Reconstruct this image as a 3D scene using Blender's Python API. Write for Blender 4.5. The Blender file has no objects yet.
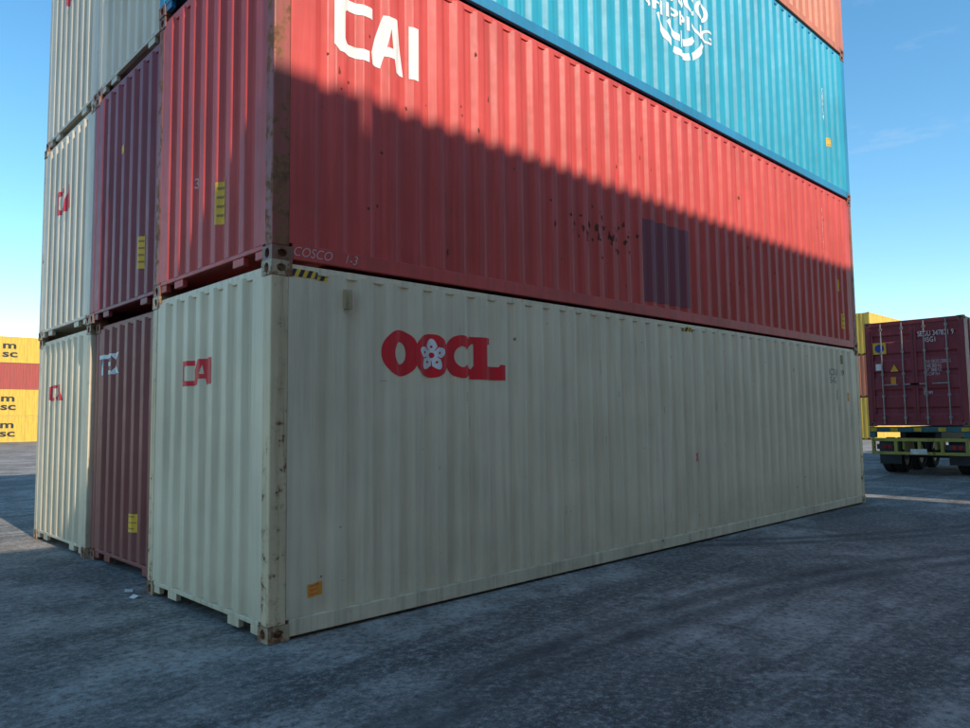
import bpy, bmesh, math, random
import numpy as np
from mathutils import Matrix, Vector
random.seed(7)
SC=bpy.context.scene
L,W,H=12.192,2.438,2.896
# ------------------------------------------------------------------ materials
class NT:
    def __init__(s,name):
        s.m=bpy.data.materials.new(name); s.m.use_nodes=True; s.t=s.m.node_tree
        s.b=s.t.nodes['Principled BSDF']; s.tc=s.t.nodes.new('ShaderNodeTexCoord')
    def n(s,typ,**k):
        x=s.t.nodes.new(typ)
        for a,v in k.items(): setattr(x,a,v)
        return x
    def l(s,a,b): s.t.links.new(a,b)
    def mapping(s,vec,scale=(1,1,1),loc=None):
        m=s.n('ShaderNodeMapping'); m.inputs['Scale'].default_value=scale
        s.l(vec,m.inputs['Vector'])
        if loc is not None: s.l(loc,m.inputs['Location'])
        return m.outputs[0]
    def noise(s,vec,scale,detail=3,rough=.55,dist=0):
        x=s.n('ShaderNodeTexNoise'); x.inputs['Scale'].default_value=scale
        x.inputs['Detail'].default_value=detail; x.inputs['Roughness'].default_value=rough
        x.inputs['Distortion'].default_value=dist
        s.l(vec,x.inputs['Vector']); return x.outputs['Fac']
    def ramp(s,fac,a,b,lo=0.,hi=1.):
        x=s.n('ShaderNodeMapRange'); x.inputs['From Min'].default_value=a; x.inputs['From Max'].default_value=b
        x.inputs['To Min'].default_value=lo; x.inputs['To Max'].default_value=hi
        s.l(fac,x.inputs['Value']); return x.outputs[0]
    def math(s,op,a,b):
        x=s.n('ShaderNodeMath',operation=op)
        for i,v in enumerate((a,b)):
            if isinstance(v,(int,float)): x.inputs[i].default_value=v
            else: s.l(v,x.inputs[i])
        return x.outputs[0]
    def mix(s,fac,a,b,mode='MIX'):
        x=s.n('ShaderNodeMix',data_type='RGBA',blend_type=mode)
        if isinstance(fac,(int,float)): x.inputs[0].default_value=fac
        else: s.l(fac,x.inputs[0])
        for i,v in ((6,a),(7,b)):
            if isinstance(v,tuple): x.inputs[i].default_value=v+(1,)
            else: s.l(v,x.inputs[i])
        return x.outputs[2]

def paint(name,col,rust=.3,dirt=.35,rough=.5,dirtcol=(.12,.10,.08),low=0.0,bump=1.0,fade=.12,chalk=.25,foot=.0,nscale=5.5):
    s=NT(name)
    oi=s.n('ShaderNodeObjectInfo')
    cm=s.n('ShaderNodeCombineXYZ')
    r=s.math('MULTIPLY',oi.outputs['Random'],60.)
    for i in range(3): s.l(r,cm.inputs[i])
    v=s.mapping(s.tc.outputs['Object'],(1,1,1),cm.outputs[0])
    big=s.noise(v,.9,3)
    streak=s.noise(s.mapping(v,(10,10,.45)),1.4,5,.68)
    light=tuple(min(1,c*(1+fade*1.5)+fade*.12) for c in col); dark=tuple(c*(1-fade) for c in col)
    c=s.mix(s.ramp(big,.3,.7),dark,light)
    f=s.math('MULTIPLY',s.ramp(streak,.48,.75),dirt)
    c=s.mix(f,c,dirtcol)
    f=s.math('MULTIPLY',s.ramp(streak,.50,.34),chalk)
    c=s.mix(f,c,tuple(min(.9,x*1.1+.07) for x in col))
    rn=s.noise(v,nscale,6,.72)
    rr=s.math('ADD',rn,s.math('MULTIPLY',s.math('SUBTRACT',streak,.5),.35))
    if low>0 or foot>0:
        sp=s.n('ShaderNodeSeparateXYZ'); s.l(s.tc.outputs['Object'],sp.inputs[0])
    if low>0:
        rr=s.math('ADD',rr,s.ramp(sp.outputs[2],1.9,0.0,0,low))
    if foot>0:   # splashed grime near the ground
        g=s.math('MULTIPLY',s.ramp(sp.outputs[2],.75,.1,0,foot),s.ramp(rn,.3,.65,.3,1))
        c=s.mix(g,c,(.20,.165,.12))
    th=.80-.24*rust
    rf=s.ramp(rr,th,th+.05)
    halo=s.math('MULTIPLY',s.ramp(rr,th-.10,th),.45)
    c=s.mix(halo,c,tuple(x*.45+y for x,y in zip(col,(.13,.055,.018))))
    rc=s.mix(s.ramp(rn,.5,.78),(.28,.115,.05),(.08,.032,.018))
    c=s.mix(rf,c,rc)
    s.l(c,s.b.inputs['Base Color'])
    s.l(s.math('ADD',s.math('MULTIPLY',rn,.22),s.math('ADD',s.math('MULTIPLY',rf,.35),rough-.12)),s.b.inputs['Roughness'])
    bp=s.n('ShaderNodeBump'); bp.inputs['Strength'].default_value=.55*bump; bp.inputs['Distance'].default_value=.024
    s.l(s.noise(v,2.0,2),bp.inputs['Height']); s.l(bp.outputs[0],s.b.inputs['Normal'])
    return s.m
def simple(name,col,rough=.6):
    s=NT(name); v=s.tc.outputs['Object']
    st=s.noise(s.mapping(v,(5,5,.5)),1.4,2)
    c=s.mix(s.ramp(st,.35,.7),col,tuple(x*.7+.02 for x in col))
    s.l(c,s.b.inputs['Base Color']); s.b.inputs['Roughness'].default_value=rough
    return s.m
def decalmat(name,col,base=None,wear=.5,rough=.55):
    s=NT(name); v=s.tc.outputs['Object']
    base=base or tuple(x*.6 for x in col)
    c=s.mix(s.ramp(s.noise(s.mapping(v,(8,8,1.0)),1.6,4),.35,.75),tuple(min(1,x*1.06) for x in col),tuple(x*.75+.02 for x in col))
    a=s.ramp(s.noise(v,30,5,.75),.72-.14*wear,.75-.14*wear)
    c=s.mix(s.math('MULTIPLY',a,.8),c,base)
    s.l(c,s.b.inputs['Base Color']); s.b.inputs['Roughness'].default_value=rough
    return s.m
def plain(name,col,rough=.6,metal=0,var=.25,scale=8):
    s=NT(name); v=s.tc.outputs['Object']
    c=s.mix(s.ramp(s.noise(v,scale,4,.65),.3,.7),tuple(x*(1-var) for x in col),tuple(min(1,x*(1+var)) for x in col))
    s.l(c,s.b.inputs['Base Color']); s.b.inputs['Roughness'].default_value=rough; s.b.inputs['Metallic'].default_value=metal
    return s.m

PAL=dict(beige=(.80,.655,.445),red=(.60,.060,.046),maroon=(.26,.030,.042),brown=(.24,.045,.038),
         teal=(.010,.35,.49),orange=(.60,.18,.085),yellow=(.74,.46,.055),grey=(.70,.595,.445),blue=(.03,.12,.32),msred=(.42,.07,.05))
MAT={}
for k,c in PAL.items():
    lt=k in('beige','grey')
    MAT[k]=paint(k+'_paint',c,rust=.05 if k!='red' else .40,dirt=.24 if lt else .30,dirtcol=(.26,.20,.14) if lt else (.10,.06,.05),fade=.08,chalk=.3 if k!='red' else .35,foot=.25 if k in('beige','brown') else 0)
    MAT[k+'_f']=paint(k+'_frame_paint',c,rust=.48,dirt=.40,fade=.10,foot=.25 if lt else 0)
    MAT[k+'_s']=simple(k+'_plain_paint',c)
MAT['teal_f']=paint('teal_frame_blue',(.012,.22,.40),rust=.4,dirt=.25)
MAT['beige_post']=paint('beige_rusty_post',(.70,.53,.32),rust=.66,dirt=.6,dirtcol=(.30,.17,.08),low=.10,nscale=8)
MAT['red_post']=paint('red_rusty_post',(.34,.06,.045),rust=1.2,dirt=.5,low=.04,nscale=8)
MAT['cast_beige']=paint('casting_beige',(.42,.31,.19),rust=1.25,dirt=.6,nscale=9)
MAT['cast_dark']=paint('casting_rust',(.24,.10,.065),rust=1.05,dirt=.6,nscale=9)
MAT['steel']=plain('galvanised_steel',(.35,.35,.34),.45,.6)
MAT['gasket']=plain('rubber_gasket',(.02,.02,.02),.7)
D_RED=decalmat('red_lettering',(.86,.008,.020),(.7,.5,.36),.15)
D_WHITE=decalmat('white_lettering',(.85,.84,.80),(.6,.3,.3),.35)
D_WHITE2=decalmat('white_lettering_teal',(.82,.85,.85),(.1,.4,.5),.35)
D_PINK=decalmat('faded_white_lettering',(.70,.46,.44),(.5,.08,.08),.7)
D_YEL=decalmat('yellow_sticker',(.88,.50,.03),None,.3)
D_ORG=decalmat('orange_sticker',(.85,.33,.03),None,.3)
D_BLK=decalmat('black_marking',(.02,.02,.022),None,.2)
D_PRINT=decalmat('sticker_print',(.38,.20,.03),None,.4)
D_GREY=decalmat('grey_marking',(.24,.23,.21),(.55,.5,.4),.7)
D_FAINT=decalmat('faint_scrape',(.56,.46,.33),(.66,.56,.42),.7)
D_PATCH=decalmat('repaint_patch',(.24,.045,.065),(.45,.05,.055),.35)
D_RUST=decalmat('rust_spot',(.13,.035,.02),None,.5,.9)
D_RUSTL=decalmat('light_rust_spot',(.36,.19,.09),(.5,.34,.2),.5,.9)
D_BLUE=decalmat('blue_sticker',(.02,.06,.35),None,.2)
D_LOGO_DULL=decalmat('dull_red_lettering',(.74,.03,.045),(.65,.5,.4),.45)

# ------------------------------------------------------------------ mesh builder
class MB:
    def __init__(s): s.v=[];s.f=[]
    def add(s,vs,fs):
        o=len(s.v); s.v+= [tuple(x) for x in vs]; s.f+=[tuple(i+o for i in f) for f in fs]
    def box(s,x0,x1,y0,y1,z0,z1):
        s.add([(x0,y0,z0),(x1,y0,z0),(x1,y1,z0),(x0,y1,z0),(x0,y0,z1),(x1,y0,z1),(x1,y1,z1),(x0,y1,z1)],
              [(0,3,2,1),(4,5,6,7),(0,1,5,4),(1,2,6,5),(2,3,7,6),(3,0,4,7)])
    def strip(s,a,b):
        n=len(a); s.add(list(a)+list(b),[(i,i+1,n+i+1,n+i) for i in range(n-1)])
    def cyl(s,p0,p1,r,n=16,r2=None,cap=True):
        p0=Vector(p0);p1=Vector(p1);d=(p1-p0).normalized(); r2=r if r2 is None else r2
        a=d.orthogonal().normalized(); b=d.cross(a)
        A=[p0+(a*math.cos(t)+b*math.sin(t))*r for t in [2*math.pi*i/n for i in range(n)]]
        B=[p1+(a*math.cos(t)+b*math.sin(t))*r2 for t in [2*math.pi*i/n for i in range(n)]]
        fs=[(i,(i+1)%n,n+(i+1)%n,n+i) for i in range(n)]
        if cap: fs+=[tuple(range(n))[::-1],tuple(range(n,2*n))]
        s.add(A+B,fs)
    def holeplate(s,o,u,v,n,wu,wv,cu,cv,ru,rv,dep=.045):
        o,u,v,n=map(Vector,(o,u,v,n)); c=o+u*cu+v*cv
        ang=[2*math.pi*i/20 for i in range(20)]
        for X,Y in ((0,0),(wu,0),(wu,wv),(0,wv)): ang.append(math.atan2(Y-cv,X-cu)%(2*math.pi))
        ang=sorted(set(round(a,5) for a in ang)); R=[];E=[];I=[]
        for a in ang:
            ca,sa=math.cos(a),math.sin(a); t=1e9
            if ca>1e-6:t=min(t,(wu-cu)/ca)
            if ca<-1e-6:t=min(t,-cu/ca)
            if sa>1e-6:t=min(t,(wv-cv)/sa)
            if sa<-1e-6:t=min(t,-cv/sa)
            R.append(c+u*ca*t+v*sa*t); k=c+u*ru*ca+v*rv*sa; E.append(k); I.append(k-n*dep)
        m=len(ang)
        s.add(R+E+I,[(i,(i+1)%m,m+(i+1)%m,m+i) for i in range(m)]+[(m+i,m+(i+1)%m,2*m+(i+1)%m,2*m+i) for i in range(m)]+[tuple(range(2*m,3*m))])
    def mesh(s,name):
        me=bpy.data.meshes.new(name); me.from_pydata(s.v,[],s.f); me.update()
        return me
def obj(name,me,parent=None,mat=None,loc=(0,0,0),bevel=0,smooth=False):
    o=bpy.data.objects.new(name,me); SC.collection.objects.link(o); o.location=loc
    if parent: o.parent=parent
    if mat:
        if not me.materials: me.materials.append(None)
        o.material_slots[0].link='OBJECT'; o.material_slots[0].material=mat
    if bevel:
        b=o.modifiers.new('bevel','BEVEL'); b.width=bevel; b.segments=2; b.limit_method='ANGLE'
    if smooth:
        for p in me.polygons: p.use_smooth=True
    return o
def empty(name,loc=(0,0,0),rot=0):
    e=bpy.data.objects.new(name,None); SC.collection.objects.link(e); e.location=loc; e.rotation_euler=(0,0,rot); e.empty_display_size=.2
    return e

# corrugation profiles ------------------------------------------------------
def profile(t0,t1,a,sl,b,depth,ch=.007):
    per=a+b+2*sl; n=int((t1-t0-.04)//per); mar=(t1-t0-n*per-a)/2
    if mar<.02: n-=1; mar=(t1-t0-n*per-a)/2
    raw=[(t0,0.)]; t=t0+mar+a
    for i in range(n):
        raw+=[(t,0.),(t+sl,depth),(t+sl+b,depth),(t+2*sl+b,0.)]; t+=per
    raw.append((t1,0.))
    out=[raw[0]]
    for i in range(1,len(raw)-1):
        p=raw[i]
        for q in (raw[i-1],raw[i+1]):
            dx,dy=q[0]-p[0],q[1]-p[1]; l=math.hypot(dx,dy); out.append((p[0]+dx/l*ch,p[1]+dy/l*ch))
    out.append(raw[-1]); return out
PS=profile(.15,L-.15,.078,.062,.072,.036)
PE=profile(.13,W-.13,.095,.05,.075,.045)
PSx=[p[0] for p in PS];PSd=[p[1] for p in PS];PEx=[p[0] for p in PE];PEd=[p[1] for p in PE]
IN=.008
def build_meshes():
    p=MB(); zt=H-.05; z0=.15
    for side in (0,1):
        f=(lambda y:y) if side==0 else (lambda y:W-y)
        a=[(x,f(IN+d),z0) for x,d in PS]; b=[(x,f(IN+d),zt) for x,d in PS]; c=[(x,f(.05),zt+.001) for x,d in PS]
        p.strip(a,b); p.strip(b,c)
    a=[(IN+d,y,.14) for y,d in PE]; b=[(IN+d,y,H-.085) for y,d in PE]; c=[(.06,y,H-.084) for y,d in PE]
    p.strip(a,b); p.strip(b,c)
    r=profile(.09,L-.09,.10,.05,.06,.02)
    p.strip([(x,.09,H-.02-d) for x,d in r],[(x,W-.09,H-.02-d) for x,d in r])
    p.box(.09,L-.09,.055,W-.055,.142,.16)
    panels=p.mesh('panels')
    f=MB()
    for y0,y1,yo in ((.004,.05,0),(W-.05,W-.004,1)):
        f.box(.178,L-.178,y0,y1,.022,.149)
    for y0,y1 in ((.03,.09),(W-.09,W-.03)): f.box(.178,L-.178,y0,y1,H-.075,H-.012)
    f.box(.03,.09,.162,W-.162,H-.11,H-.035)
    f.box(L-.09,L-.006,.162,W-.162,H-.12,H-.01)
    yc=W/2
    for a,b in ((.162,.30),(.50,yc-.52),(yc+.52,W-.50),(W-.30,W-.162)): f.box(.012,.06,a,b,.03,.1)
    f.box(.0065,.06,.162,W-.162,.1,.139)
    f.box(L-.06,L-.006,.162,W-.162,.02,.139)
    x=.5
    while x<L-.4: f.box(x,x+.05,.06,W-.06,.03,.141); x+=.61
    frame=f.mesh('frame')
    q=MB()
    for X in (0,1):
        for Y in (0,1):
            xa,xb=(.003,.15) if X==0 else (L-.15,L-.003); ya,yb=(.003,.13) if Y==0 else (W-.13,W-.003)
            q.box(xa,xb,ya,yb,.118,H-.118)
    posts=q.mesh('posts')
    c=MB()
    for X in (0,1):
        for Y in (0,1):
            for Z in (0,1):
                cx,cy,cz=.178,.162,.118
                x0=0 if X==0 else L-cx; y0=0 if Y==0 else W-cy; z0=0 if Z==0 else H-cz
                xo=0 if X==0 else L; yo=0 if Y==0 else W; zo=0 if Z==0 else H
                xi=cx if X==0 else L-cx; yi=cy if Y==0 else W-cy; zi=cz if Z==0 else H-cz
                c.holeplate((xo,y0,z0),(0,1,0),(0,0,1),(-1 if X==0 else 1,0,0),cy,cz,cy/2,cz/2,.033,.038)
                c.holeplate((x0,yo,z0),(1,0,0),(0,0,1),(0,-1 if Y==0 else 1,0),cx,cz,cx/2,cz/2,.042,.03)
                c.holeplate((x0,y0,zo),(1,0,0),(0,1,0),(0,0,-1 if Z==0 else 1),cx,cy,cx/2,cy/2,.06,.032)
                c.add([(xi,y0,z0),(xi,y0+cy,z0),(xi,y0+cy,z0+cz),(xi,y0,z0+cz)],[(0,1,2,3)])
                c.add([(x0,yi,z0),(x0+cx,yi,z0),(x0+cx,yi,z0+cz),(x0,yi,z0+cz)],[(0,1,2,3)])
                c.add([(x0,y0,zi),(x0+cx,y0,zi),(x0+cx,y0+cy,zi),(x0,y0+cy,zi)],[(0,1,2,3)])
    bm=bmesh.new(); me=c.mesh('castings'); bm.from_mesh(me); bmesh.ops.remove_doubles(bm,verts=bm.verts,dist=.0005)
    bmesh.ops.recalc_face_normals(bm,faces=bm.faces); bm.to_mesh(me); bm.free()
    d=MB()
    for y0,y1 in ((.135,W/2-.008),(W/2+.008,W-.135)):
        pr=[(.145,.0),(.30,0)]; z=.30
        while z<2.45:
            pr+=[(z,0),(z+.05,.03),(z+.17,.03),(z+.22,0)]; z+=.50
        pr+=[(H-.125,0)]
        d.strip([(L-.022-dd,y0,zz) for zz,dd in pr],[(L-.022-dd,y1,zz) for zz,dd in pr])
        d.box(L-.021,L-.012,y0,y0+.06,.15,H-.13); d.box(L-.021,L-.012,y1-.06,y1,.15,H-.13)
    for y in (.131,W-.131):
        for z in (.35,.9,1.5,2.1,2.6): d.box(L-.012,L-.001,y-.03,y+.03,z,z+.09)
    doors=d.mesh('doors')
    g=MB()
    for y in (.42,.95,W-.95,W-.42):
        g.cyl((L+.018,y,.06),(L+.018,y,H-.06),.017,10)
        for z in (.20,.8,1.4,2.0,2.65): g.box(L-.012,L+.036,y-.035,y+.035,z,z+.06)
        g.box(L+.02,L+.045,y-.02,y+.38,1.12,1.155) if y<W/2 else g.box(L+.02,L+.045,y-.38,y+.02,1.12,1.155)
    rods=g.mesh('rods')
    k=MB(); k.box(L-.03,L-.014,W/2-.012,W/2+.012,.15,H-.125)
    return panels,frame,posts,me,doors,rods,k.mesh('gasket')
ME=build_meshes()
def container(color,loc,rot=0,near=False,post=None,cast='cast_dark',parent=None,name='shipping_container',far=False):
    e=empty(name,loc,rot)
    if parent: e.parent=parent
    bv=.006 if near else 0; sx='_s' if far else ''; fx='_s' if far else '_f'
    obj('corrugated_panels',ME[0],e,MAT[color+sx]); obj('frame_rails',ME[1],e,MAT[color+fx],bevel=bv)
    obj('corner_posts',ME[2],e,MAT[post or color+fx],bevel=.012 if near else 0)
    obj('corner_castings',ME[3],e,MAT[color+'_s' if far else cast],bevel=.004 if near else 0)
    obj('doors',ME[4],e,MAT[color+sx]); obj('lock_rods',ME[5],e,MAT['steel']); obj('door_gasket',ME[6],e,MAT['gasket'])
    return e

# decals --------------------------------------------------------------------
def curve_to_bm(cu):
    o=bpy.data.objects.new('tmp',cu); SC.collection.objects.link(o); bpy.context.view_layer.update()
    me=bpy.data.meshes.new_from_object(o.evaluated_get(bpy.context.evaluated_depsgraph_get()))
    bm=bmesh.new(); bm.from_mesh(me); bpy.data.objects.remove(o); bpy.data.curves.remove(cu); bpy.data.meshes.remove(me)
    bmesh.ops.triangulate(bm,faces=bm.faces[:])
    return bm
def fit(bm,w,h):
    xs=[v.co.x for v in bm.verts]; ys=[v.co.y for v in bm.verts]
    ax,ay=min(xs),min(ys); sx=w/(max(xs)-ax); sy=h/(max(ys)-ay)
    for v in bm.verts: v.co=Vector(((v.co.x-ax)*sx,(v.co.y-ay)*sy,0))
    return bm
def text(t,w,h,bold=.01,shear=0):
    cu=bpy.data.curves.new('t','FONT'); cu.body=t; cu.size=1; cu.offset=bold; cu.resolution_u=4; cu.shear=shear
    cu.fill_mode='FRONT'; cu.space_line=.85
    return fit(curve_to_bm(cu),w,h)
def shape(polys,w=None,h=None):
    cu=bpy.data.curves.new('s','CURVE'); cu.dimensions='2D'; cu.fill_mode='BOTH'
    for p in polys:
        s=cu.splines.new('POLY'); s.points.add(len(p)-1)
        for i,(x,y) in enumerate(p): s.points[i].co=(x,y,0,1)
        s.use_cyclic_u=True
    bm=curve_to_bm(cu)
    return fit(bm,w,h) if w else bm
def cuts(bm,us):
    xs=[v.co.x for v in bm.verts]; a,b=min(xs),max(xs)
    for u in us:
        if a<u<b:
            bmesh.ops.bisect_plane(bm,geom=bm.verts[:]+bm.edges[:]+bm.faces[:],dist=1e-6,plane_co=(u,0,0),plane_no=(1,0,0))
def decal(e,bm,face,u0,v0,mat,lift=.003,name='marking'):
    if face=='side':
        cuts(bm,[b-u0 for b in PSx])
        for v in bm.verts:
            x=u0+v.co.x; v.co=Vector((x,IN+float(np.interp(x,PSx,PSd))-lift,v0+v.co.y))
    elif face=='end':
        cuts(bm,[u0-b for b in PEx])
        for v in bm.verts:
            y=u0-v.co.x; v.co=Vector((IN+float(np.interp(y,PEx,PEd))-lift,y,v0+v.co.y))
    elif face=='rail':
        for v in bm.verts: v.co=Vector((u0+v.co.x,.004-lift,v0+v.co.y))
    elif face=='door':
        for v in bm.verts: v.co=Vector((L-.012+lift,u0+v.co.x,v0+v.co.y))
    me=bpy.data.meshes.new(name); bm.to_mesh(me); bm.free()
    return obj(name,me,e,mat)
def ell(cx,cy,rx,ry,n=36,a0=0,a1=360):
    return [(cx+rx*math.cos(math.radians(a0+(a1-a0)*i/n)),cy+ry*math.sin(math.radians(a0+(a1-a0)*i/n))) for i in range(n+(0 if a1-a0==360 else 1))]
def band(cx,cy,r0x,r0y,r1x,r1y,a0,a1,n=30):
    return ell(cx,cy,r1x,r1y,n,a0,a1)+ell(cx,cy,r0x,r0y,n,a0,a1)[::-1]
def rect(w,h): return shape([[(0,0),(w,0),(w,h),(0,h)]])
def blob(r,st=1.0):
    k=[random.uniform(.5,1.4) for _ in range(11)]
    return shape([[(r*k[i]*math.cos(2*math.pi*i/11),st*r*k[i]*math.sin(2*math.pi*i/11)) for i in range(11)]])
CAI=[[(.05,0),(.36,0),(.36,.10),(.14,.10),(.11,.13),(.11,.37),(.14,.40),(.40,.40),(.40,.5),(.05,.5),(0,.45),(0,.05)],
     [(.40,0),(.50,0),(.535,.12),(.64,.12),(.66,0),(.76,0),(.68,.5),(.53,.5),(.38,.10)],[(.56,.21),(.625,.21),(.605,.39)],
     [(.82,0),(.92,0),(.92,.5),(.82,.5)]]
def hazard(e,x,face='side',w=.32,h=.055,z=H-.112):
    decal(e,rect(w,h),face,x,z,D_YEL,.002,'height_warning_strip')
    n=5; st=w/n
    decal(e,shape([[(i*st,0),(i*st+st*.5,0),(i*st+st*.9,h),(i*st+st*.4,h)] for i in range(n)]),face,x,z,D_BLK,.004,'height_warning_stripes')
def sticker(e,face,u,z,w,h,mat=None,lines=3):
    mat=mat or D_YEL
    decal(e,rect(w,h),face,u,z,mat,.003,'warning_sticker')
    for i in range(lines):
        hh=h*.06
        bm=rect(w*random.uniform(.5,.75),hh); s=-1 if face=='end' else 1
        decal(e,bm,face,u+s*w*.12,z+h*(.18+.64*i/max(1,lines-1)),D_PRINT if mat is not D_ORG else D_RED,.005,'sticker_print')

# ------------------------------------------------------------------ main stack
A1=container('beige',(0,0,0),near=True,post='beige_post',cast='cast_beige')
A2=container('red',(.01,.01,H),near=True,post='red_post',cast='cast_dark')
A3=container('teal',(0,.0,2*H),near=True)
A4=container('orange',(.02,0,3*H),near=True)
YB,YC=2.47,4.94
B1=container('brown',(.20,YB,0),near=True)
B2=container('maroon',(.12,YB,H),near=True)
B3=container('grey',(.14,YB,2*H),near=True)
B4=container('orange',(.12,YB,3*H))
C1=container('beige',(.15,YC,0),near=True,cast='cast_beige')
C2=container('grey',(.13,YC,H),near=True,cast='cast_beige')
C3=container('grey',(.15,YC,2*H),near=True)
C4=container('maroon',(.15,YC,3*H))

ox,oz=1.06,2.03
decal(A1,shape([ell(.195,.205,.195,.205),ell(.195,.205,.07,.10)]),'side',ox,oz,D_RED,.003,'letter_o')
decal(A1,shape([ell(.555,.20,.215,.20)]),'side',ox,oz,D_RED,.0045,'letter_o_badge')
decal(A1,shape([[(.555+(.125+.028*math.cos(5*t-1.57))*math.cos(t),.205+(.125+.028*math.cos(5*t-1.57))*math.sin(t)) for t in [2*math.pi*i/60 for i in range(60)]]]),'side',ox,oz,D_WHITE,.006,'blossom')
dots=[ell(.555,.205,.026,.026,14)]
for i in range(5):
    a=math.radians(90+72*i+36); dots.append([(.555+r*math.cos(a+da),.205+r*math.sin(a+da)) for r,da in ((.05,-.05),(.125,-.07),(.125,.07),(.05,.05))])
    a=math.radians(90+72*i); dots.append(ell(.555+.078*math.cos(a),.205+.078*math.sin(a),.012,.012,10))
decal(A1,shape(dots),'side',ox,oz,D_RED,.0075,'blossom_detail')
decal(A1,shape([band(.92,.21,.085,.10,.205,.205,42,318)]),'side',ox,oz,D_RED,.003,'letter_c')
decal(A1,shape([[(1.03,.0),(1.49,0),(1.49,.15),(1.43,.155),(1.41,.13),(1.25,.13),(1.25,.34),(1.30,.35),(1.30,.41),(1.03,.41),(1.03,.35),(1.09,.34),(1.09,.13),(1.03,.08)]]),'side',ox,oz,D_RED,.0045,'letter_l')
sticker(A1,'side',.335,.285,.15,.10,D_ORG,3)
VP=paint('vent_paint',(.42,.33,.18),rust=.5,dirt=.6)
def vent(e,x,z):
    m=MB(); m.box(x,x+.07,-.012,.03,z,z+.16); m.box(x+.01,x+.06,-.017,-.012,z+.012,z+.148)
    for i in range(5): m.box(x+.016,x+.054,-.021,-.017,z+.026+i*.024,z+.034+i*.024)
    obj('ventilator',m.mesh('ventilator'),e,VP)
vent(A1,.66,2.57); vent(A1,11.3,2.58)
hazard(A1,.16,w=.36,h=.06); hazard(A1,5.95,w=.28)
decal(A1,text("OOLU 149\n 45G1",.75,.26,.0),'side',10.75,2.22,D_GREY,.003,'container_number')
sticker(A1,'side',11.05,1.93,.12,.18,D_GREY,3); sticker(A1,'side',11.55,1.90,.16,.16,D_ORG,2)
decal(A1,text("x",.07,.12,.0),'side',6.2,1.05,D_RED,.003,'chalk_mark')
decal(A1,text("1",.03,.22,.0),'side',6.45,1.0,D_FAINT,.003,'chalk_mark')
for i in range(60):
    x=random.uniform(.3,11.8); z=random.uniform(.3,2.6)
    w,h=random.choice(((.005,.08),(.006,.05),(.05,.005),(.006,.12),(.02,.008)))
    decal(A1,rect(w*random.uniform(.6,1.4),h*random.uniform(.5,1.6)),'side',x,z,random.choice((D_FAINT,D_FAINT,D_RUSTL,D_FAINT,D_FAINT,D_GREY)),.003,'scrape')
for i in range(16):
    decal(A1,blob(random.uniform(.005,.012),random.choice([.6,1,1.6])),'side',random.uniform(.3,11.8),random.choice([random.uniform(.2,.5),random.uniform(2.4,2.8)]),D_RUSTL,.003,'rust_spot')
decal(A1,shape(CAI,.66,.23),'end',1.72,1.98,D_RED,.003,'end_logo')
# A2
decal(A2,shape(CAI,.90,.50),'side',.56,4.77-H,D_WHITE,.003,'letters')
decal(A2,rect(1.12,1.06),'side',5.08,3.10-H,D_PATCH,.0025,'repaint_patch')
for i in range(60):
    x=random.gauss(4.25,.38); z=random.gauss(3.80,.12)-H
    decal(A2,blob(random.uniform(.006,.024),random.choice([1,1.3,2.2])),'side',x,z,D_RUST,.003,'rust_spot')
for i in range(44):
    decal(A2,blob(random.uniform(.005,.014),random.choice([1,2,3.5])),'side',random.uniform(.4,11.5),random.uniform(.3,2.5),D_RUST,.003,'rust_spot')
decal(A2,text("COSCO    1-3",.60,.075,-.008,.3),'rail',.19,.055,D_PINK,.002,'chalk_writing')
decal(A2,text("C\nA\nI\nU\n3\n9\n7\n1",.10,.95,.01),'side',10.75,1.55,D_PINK,.003,'container_number')
decal(A2,text("A\nI\nU\n9\n7",.09,.6,.01),'side',11.05,1.75,D_PINK,.003,'container_number')
sticker(A2,'side',11.35,1.05,.14,.22,D_YEL,3); sticker(A2,'side',11.5,.35,.14,.28,D_YEL,3)
sticker(A2,'end',1.05,3.37-H,.20,.38,D_YEL,4)
decal(A2,text("35",.12,.10,.01),'end',1.55,.92,D_PINK,.003,'chalk_mark')
# A3 globe logo
cx,cz=6.15,7.36-2*H
gl=[]
for a,b in ((208,248),(254,286),(292,332),(28,68),(74,106),(112,152)): gl.append(band(0,0,.62,.66,.72,.76,a,b))
for a,b in ((222,262),(278,318),(42,82),(98,138)): gl.append(band(0,0,.42,.46,.52,.56,a,b))
for s in (-1,1): gl.append([(-.04,s*.38),(.04,s*.38),(.04,s*.62),(-.04,s*.62)])
decal(A3,shape(gl),'side',cx,cz,D_WHITE2,.003,'globe')
decal(A3,text("SHIPPING",1.75,.21,.015),'side',cx-.9,cz-.31,D_WHITE2,.0045,'lettering')
decal(A3,text("COSCO",1.45,.30,.025),'side',cx-.72,cz-.02,D_WHITE2,.0045,'lettering')
decal(A3,text("C\nB\nH\nU\n4",.10,.6,.01),'side',11.0,1.3,D_WHITE2,.003,'container_number')
sticker(A3,'side',11.2,.85,.16,.16,D_YEL,2)
# B, C ends
decal(B1,text("TEX",.70,.25,.03),'end',2.27,2.24,D_WHITE,.003,'end_logo')
sticker(B1,'end',1.25,.45,.34,.20,D_YEL,3)
sticker(B2,'end',.80,3.34-H,.22,.36,D_YEL,4)
sticker(B2,'end',1.42,1.9,.10,.10,D_YEL,2)
decal(C1,shape(CAI,.70,.22),'end',1.85,1.98,D_LOGO_DULL,.003,'end_logo')
decal(C2,shape(CAI,.78,.34),'end',1.68,4.63-H,D_LOGO_DULL,.003,'end_logo')
decal(C3,shape(CAI,.75,.32),'end',1.6,1.95,D_LOGO_DULL,.003,'end_logo')

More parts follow.
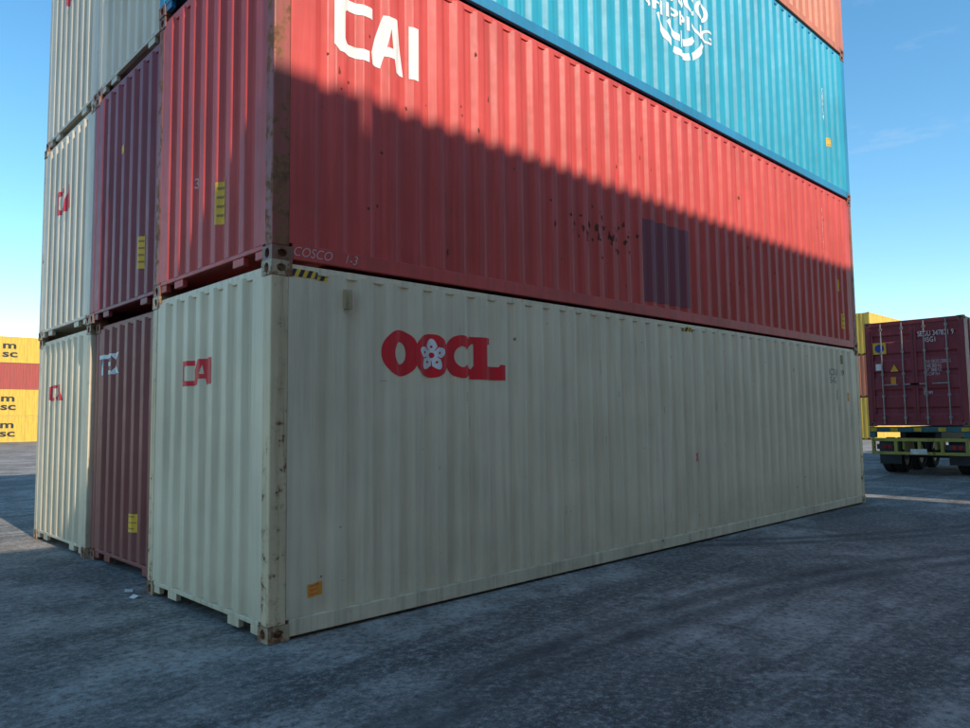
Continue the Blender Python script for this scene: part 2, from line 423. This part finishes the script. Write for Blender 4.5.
# ------------------------------------------------------------------ stacks behind the camera (cast the shade)
YR=-13.95
cols=['grey','beige','yellow','orange','beige','grey','red','grey']
k=0
for X in (-24.45,-12.2,.03,12.95,25.2):
    for lv in range(5):
        container(cols[(k*5+lv*3)%8],(X,YR-W,lv*H),far=True)
    k+=1
def msc(e):
    decal(e,text("m\nsc",1.3,1.5,.03),'side',.5,.6,D_BLK,.003,'logo')
for X in (-24.6,-12.0,.6,13.1,25.6):
    for lv,c in enumerate(('yellow','yellow','msred','yellow')):
        e=container(c,(X,80,lv*2.62),far=True); e.scale=(1,1,2.62/H)
        if c=='yellow': msc(e)
for i,(y,n) in enumerate(((12.6,3),(15.2,3),(17.8,3))):
    for lv in range(n):
        container('yellow' if (i+lv)%2==0 else ('orange' if lv<2 else 'yellow'),(51,y,lv*H),far=True)

# ------------------------------------------------------------------ trailer truck with container, doors facing camera
TR=empty('container_truck',(19.5,-.1,0))
ct=container('maroon',(L,W,1.33),math.pi,parent=TR,name='carried_container')
decal(ct,text("SEGU 347821 9\n    45G1",.85,.30,.0),'door',W/2+.12,2.25,D_WHITE,.004,'container_number')
decal(ct,text("MAX GROSS 32500 KG\nTARE 3820 KG\nNET 28680 KG\nCU.CAP 76.4",.62,.42,-.01),'door',W/2+.25,1.35,D_WHITE,.004,'weights')
decal(ct,text("LD\nE2 NM",.2,.2,0),'door',W/2+.2,.85,D_WHITE,.004,'mark')
decal(ct,rect(.34,.32),'door',.20,2.0,D_YEL,.004,'sticker'); decal(ct,shape([ell(.17,.16,.12,.12)]),'door',.2,2.0,D_BLUE,.006,'sticker_disc')
decal(ct,rect(.15,.18),'door',.25,1.55,D_WHITE,.004,'sticker')
decal(ct,shape([[(0,0),(.2,0),(.1,.2)]]),'door',.62,1.5,D_YEL,.004,'sticker')
decal(ct,rect(.13,.2),'door',.62,1.15,D_ORG,.004,'sticker')
def part(name,m,mat,bevel=0,parent=TR): return obj(name,m.mesh(name),parent,mat,bevel=bevel)
CH_G=paint('chassis_green_yellow',(.36,.32,.06),rust=.6,dirt=.7); CH_D=plain('chassis_dark',(.03,.04,.05),.6)
CH_T=paint('chassis_teal',(.02,.13,.14),rust=.6,dirt=.6); RUB=plain('tyre_rubber',(.018,.018,.018),.85)
TL=plain('tail_light_red',(.5,.01,.01),.25,0,.1); PLT=plain('plate_white',(.7,.7,.65),.5); RIM=plain('rim',(.3,.3,.3),.5,.3)
m=MB(); m.box(0,.2,0,W,1.17,1.315); m.box(.0,.15,0,.16,1.02,1.17); m.box(0,.15,W-.16,W,1.02,1.17); part('rear_bolster',m,CH_T,.01)
m=MB()
for y in (.02,.55,W/2-.09,W-.73,W-.20): m.box(-.012,-.002,y,y+.18,1.19,1.29)
part('reflector_strips',m,plain('reflector_yellow',(.6,.4,.04),.4))
m=MB(); m.box(.2,12.2,.72,.86,.95,1.31); m.box(.2,12.2,W-.86,W-.72,.95,1.31)
for x in (1.5,3,4.5,6,8,10): m.box(x,x+.1,.86,W-.86,1.0,1.2)
m.box(11.9,12.15,0,W,1.17,1.315)
part('chassis_beams',m,CH_D,.008)
m=MB()
m.box(-.02,.08,.05,W-.05,.92,1.01); m.box(-.02,.08,.05,W-.05,.56,.64)
for y in (.05,.62,1.16,W-.70,W-.13): m.box(-.018,.078,y,y+.08,.64,.92)
m.box(.08,.9,.8,.86,.7,1.0); m.box(.08,.9,W-.86,W-.8,.7,1.0)
part('underrun_bumper',m,CH_G,.008)
m=MB()
for y in (.16,W-.60): m.box(-.01,.05,y,y+.42,.70,.84)
part('light_boxes',m,CH_D)
m=MB()
for y in (.19,.33,W-.57,W-.43): m.cyl((-.03,y+.05,.77),(-.005,y+.05,.77),.05,16)
part('tail_lights',m,TL)
m=MB(); m.box(-.035,-.021,W/2-.2,W/2+.2,.58,.72); part('number_plate',m,PLT)
m=MB()
for y0 in (.08,W-.64): m.box(.5,.515,y0,y0+.56,.28,.95)
part('mud_flaps',m,CH_D)
ty=MB(); rm=MB()
def wheel(x,y,r=.5,w=.27):
    prof=[(.0,.62),(.0,.90),(.04,1.0),(w-.04,1.0),(w,.90),(w,.62)]; n=28
    rings=[[(x+r*q*math.cos(2*math.pi*i/n),y+yy,r+r*q*math.sin(2*math.pi*i/n)) for i in range(n+1)] for yy,q in prof]
    for a,b in zip(rings,rings[1:]): ty.strip(a,b)
    rm.cyl((x,y+.03,r),(x,y+w-.03,r),r*.62,24); rm.cyl((x,y-.02,r),(x,y+w+.02,r),r*.22,16)
for x in (1.3,2.65,4.0):
    for y in (.0,.29,W-.56,W-.27): wheel(x,y)
for x,ys in ((11.2,(.0,.29,W-.56,W-.27)),(14.6,(.02,W-.29))):
    for y in ys: wheel(x,y)
part('tyres',ty,RUB); part('wheel_rims',rm,RIM)
m=MB()
for x in (1.3,2.65,4.0,11.2,14.6): m.cyl((x,.2,.5),(x,W-.2,.5),.07,12)
m.box(10.0,15.2,.75,.9,.7,.92); m.box(10.0,15.2,W-.9,W-.75,.7,.92); part('axles_and_tractor_frame',m,CH_D)
m=MB()
cab=[(12.95,.9),(12.95,3.3),(13.4,3.55),(14.7,3.5),(15.25,2.5),(15.4,1.9),(15.4,.45),(15.1,.45),(15.05,1.0),(14.1,1.0),(14.05,.9)]
n=len(cab); m.add([(x,.05,z) for x,z in cab]+[(x,W-.05,z) for x,z in cab],[tuple(range(n)),tuple(range(n,2*n))[::-1]]+[(i,(i+1)%n,n+(i+1)%n,n+i) for i in range(n)])
part('cab',m,paint('cab_white',(.7,.7,.68),rust=.1),.04)
GL=plain('cab_glass',(.02,.025,.03),.08)
m=MB()
m.add([(14.80,.2,3.40),(15.29,.2,2.46),(15.29,W-.2,2.46),(14.80,W-.2,3.40)],[(0,1,2,3)])
for y in (.04,W-.04): m.add([(14.0,y,2.2),(15.1,y,2.2),(14.7,y,3.2),(14.0,y,3.2)],[(0,1,2,3)])
part('cab_windows',m,GL)

# ------------------------------------------------------------------ ground
def ground_mat():
    s=NT('worn_asphalt'); v=s.tc.outputs['Object']
    big=s.noise(v,.30,5,.62,.8); mid=s.noise(v,1.7,7,.74,.4); fine=s.noise(v,16,5,.80); grit=s.noise(v,80,1,.6)
    c=s.mix(s.ramp(mid,.36,.64),(.15,.130,.114),(.40,.355,.31))
    c=s.mix(s.math('MULTIPLY',s.ramp(big,.46,.58),.74),c,(.100,.088,.080))
    tr=s.noise(s.mapping(v,(.14,.9,1)),1.0,5,.65,1.2)
    c=s.mix(s.math('MULTIPLY',s.ramp(tr,.51,.60),.68),c,(.068,.060,.056))
    c=s.mix(s.math('MULTIPLY',s.ramp(s.noise(v,.8,6,.7,1.5),.57,.66),.35),c,(.50,.455,.40))
    c=s.mix(s.math('MULTIPLY',s.ramp(fine,.51,.64),.38),c,(.58,.53,.47))
    c=s.mix(s.math('MULTIPLY',s.ramp(fine,.48,.37),.70),c,(.050,.045,.042))
    c=s.mix(s.math('MULTIPLY',s.ramp(grit,.62,.72),.35),c,(.63,.58,.52))
    sp=s.n('ShaderNodeSeparateXYZ'); s.l(v,sp.inputs[0])
    for (px,py,R) in ((2.0,-14.0,12.2),(2.3,-14.0,12.5),(14.0,9.0,11.8),(14.0,9.0,12.15)):
        dx=s.math('SUBTRACT',sp.outputs[0],px); dy=s.math('SUBTRACT',sp.outputs[1],py)
        rr=s.math('SQRT',s.math('ADD',s.math('MULTIPLY',dx,dx),s.math('MULTIPLY',dy,dy)),0)
        dd=s.math('ABSOLUTE',s.math('SUBTRACT',rr,R),0)
        f=s.math('MULTIPLY',s.ramp(dd,.17,.04),s.ramp(mid,.40,.56,.12,.7))
        c=s.mix(f,c,(.045,.041,.04))
    d=s.n('ShaderNodeVectorMath',operation='ADD')
    nz=s.n('ShaderNodeTexNoise'); nz.inputs['Scale'].default_value=1.6; nz.inputs['Detail'].default_value=5; s.l(v,nz.inputs['Vector'])
    sc=s.n('ShaderNodeVectorMath',operation='SCALE'); sc.inputs['Scale'].default_value=1.1; s.l(nz.outputs['Color'],sc.inputs[0])
    s.l(v,d.inputs[0]); s.l(sc.outputs[0],d.inputs[1])
    vo=s.n('ShaderNodeTexVoronoi',feature='DISTANCE_TO_EDGE'); vo.inputs['Scale'].default_value=.55; s.l(d.outputs[0],vo.inputs['Vector'])
    crm=s.math('MULTIPLY',s.ramp(vo.outputs['Distance'],.007,.0,0,1),s.ramp(big,.44,.56))
    c=s.mix(s.math('MULTIPLY',crm,.3),c,(.05,.05,.05))
    s.l(c,s.b.inputs['Base Color']); s.b.inputs['Roughness'].default_value=.85
    s.b.inputs['Specular IOR Level'].default_value=.3
    bp=s.n('ShaderNodeBump'); bp.inputs['Strength'].default_value=.9; bp.inputs['Distance'].default_value=.014
    s.l(s.math('ADD',fine,s.math('MULTIPLY',mid,1.2)),bp.inputs['Height']); s.l(bp.outputs[0],s.b.inputs['Normal'])
    return s.m
m=MB(); S=700; m.add([(-S,-S,-.004),(S,-S,-.004),(S,S,-.004),(-S,S,-.004)],[(0,1,2,3)])
obj('ground',m.mesh('ground'),None,ground_mat())
g=MB()
for i in range(900):
    x=random.uniform(-2.2,10); y=random.uniform(-5,-.02) if random.random()<.75 else random.uniform(-3,8)
    if x>-.1 and y>-.03: x=random.uniform(-3,-.05)
    if random.random()<.4: y=-abs(random.gauss(0,.12))-.02; x=random.uniform(0,12)
    r=random.uniform(.003,.010); vs=[(x+r*a*random.uniform(.7,1.3),y+r*b*random.uniform(.7,1.3),-.002+r*c*random.uniform(.5,1)) for a,b,c in ((1,0,0),(0,1,0),(-1,0,0),(0,-1,0),(0,0,1),(0,0,-1))]
    g.add(vs,[(0,1,4),(1,2,4),(2,3,4),(3,0,4),(1,0,5),(2,1,5),(3,2,5),(0,3,5)])
obj('gravel',g.mesh('gravel'),None,plain('gravel_stone',(.28,.26,.24),.9))
for (x,y,a) in ((-.14,2.30,.3),(-.10,2.62,1.2),(-.75,5.2,.8)):
    m=MB(); w,h=.09,.06
    P=[(-w,-h,.004),(0,-h,.02),(w,-h,.006),(-w,h,.01),(0,h,.03),(w,h*.7,.004)]
    m.add([(x+p*math.cos(a)-q*math.sin(a),y+p*math.sin(a)+q*math.cos(a),z) for p,q,z in [(p[0]*.6,p[1]*.6,p[2]) for p in P]],[(0,1,4,3),(1,2,5,4)])
    obj('paper_scrap',m.mesh('paper_scrap'),None,PLT)

# ------------------------------------------------------------------ light
az=math.radians(183.6); el=math.radians(35.5)
sd=Vector((math.sin(az)*math.cos(el),math.cos(az)*math.cos(el),math.sin(el)))
su=bpy.data.lights.new('sun','SUN'); su.energy=4.7; su.angle=math.radians(.5); su.color=(1,.90,.76)
so=bpy.data.objects.new('sun',su); SC.collection.objects.link(so); so.rotation_euler=sd.to_track_quat('Z','Y').to_euler(); so.location=(0,-20,30)
w=bpy.data.worlds.new('World'); SC.world=w; w.use_nodes=True; t=w.node_tree; bg=t.nodes['Background']
sk=t.nodes.new('ShaderNodeTexSky'); sk.sky_type='NISHITA'; sk.sun_disc=False; sk.sun_elevation=el; sk.sun_rotation=az
sk.air_density=1.0; sk.dust_density=.2; sk.ozone_density=1.6
hs=t.nodes.new('ShaderNodeHueSaturation'); hs.inputs['Hue'].default_value=.488; hs.inputs['Saturation'].default_value=1.25; hs.inputs['Value'].default_value=1.55
t.links.new(sk.outputs[0],hs.inputs['Color'])
tc=t.nodes.new('ShaderNodeTexCoord'); mp=t.nodes.new('ShaderNodeMapping'); mp.inputs['Scale'].default_value=(2.2,2.2,9); mp.inputs['Location'].default_value=(3.1,.4,0)
nz=t.nodes.new('ShaderNodeTexNoise'); nz.inputs['Scale'].default_value=1.6; nz.inputs['Detail'].default_value=7; nz.inputs['Roughness'].default_value=.62
t.links.new(tc.outputs['Generated'],mp.inputs[0]); t.links.new(mp.outputs[0],nz.inputs['Vector'])
mr=t.nodes.new('ShaderNodeMapRange'); mr.inputs['From Min'].default_value=.60; mr.inputs['From Max'].default_value=.80; mr.inputs['To Max'].default_value=.35
t.links.new(nz.outputs['Fac'],mr.inputs[0])
mx=t.nodes.new('ShaderNodeMix'); mx.data_type='RGBA'; t.links.new(mr.outputs[0],mx.inputs[0]); t.links.new(hs.outputs[0],mx.inputs[6]); mx.inputs[7].default_value=(5.5,5.8,6.2,1)
t.links.new(mx.outputs[2],bg.inputs[0]); bg.inputs[1].default_value=.15
SC.view_settings.view_transform='Standard'; SC.view_settings.look='None'; SC.view_settings.exposure=0; SC.view_settings.gamma=1
# ------------------------------------------------------------------ camera
cx_,cy_,cz_,yaw,pit,rol,f=-2.7212,-5.15,1.6394,.8015,.0755,-.0121,739.82
fw=Vector((math.cos(yaw)*math.cos(pit),math.sin(yaw)*math.cos(pit),math.sin(pit)))
r=fw.cross(Vector((0,0,1))).normalized(); u=r.cross(fw)
r2=r*math.cos(rol)+u*math.sin(rol); u2=u*math.cos(rol)-r*math.sin(rol)
cam=bpy.data.cameras.new('camera'); co=bpy.data.objects.new('camera',cam); SC.collection.objects.link(co)
M=Matrix(((r2.x,u2.x,-fw.x,cx_),(r2.y,u2.y,-fw.y,cy_),(r2.z,u2.z,-fw.z,cz_),(0,0,0,1)))
co.matrix_world=M; cam.sensor_width=36; cam.lens=f/970*36; cam.clip_end=3000; cam.clip_start=.05
SC.camera=co
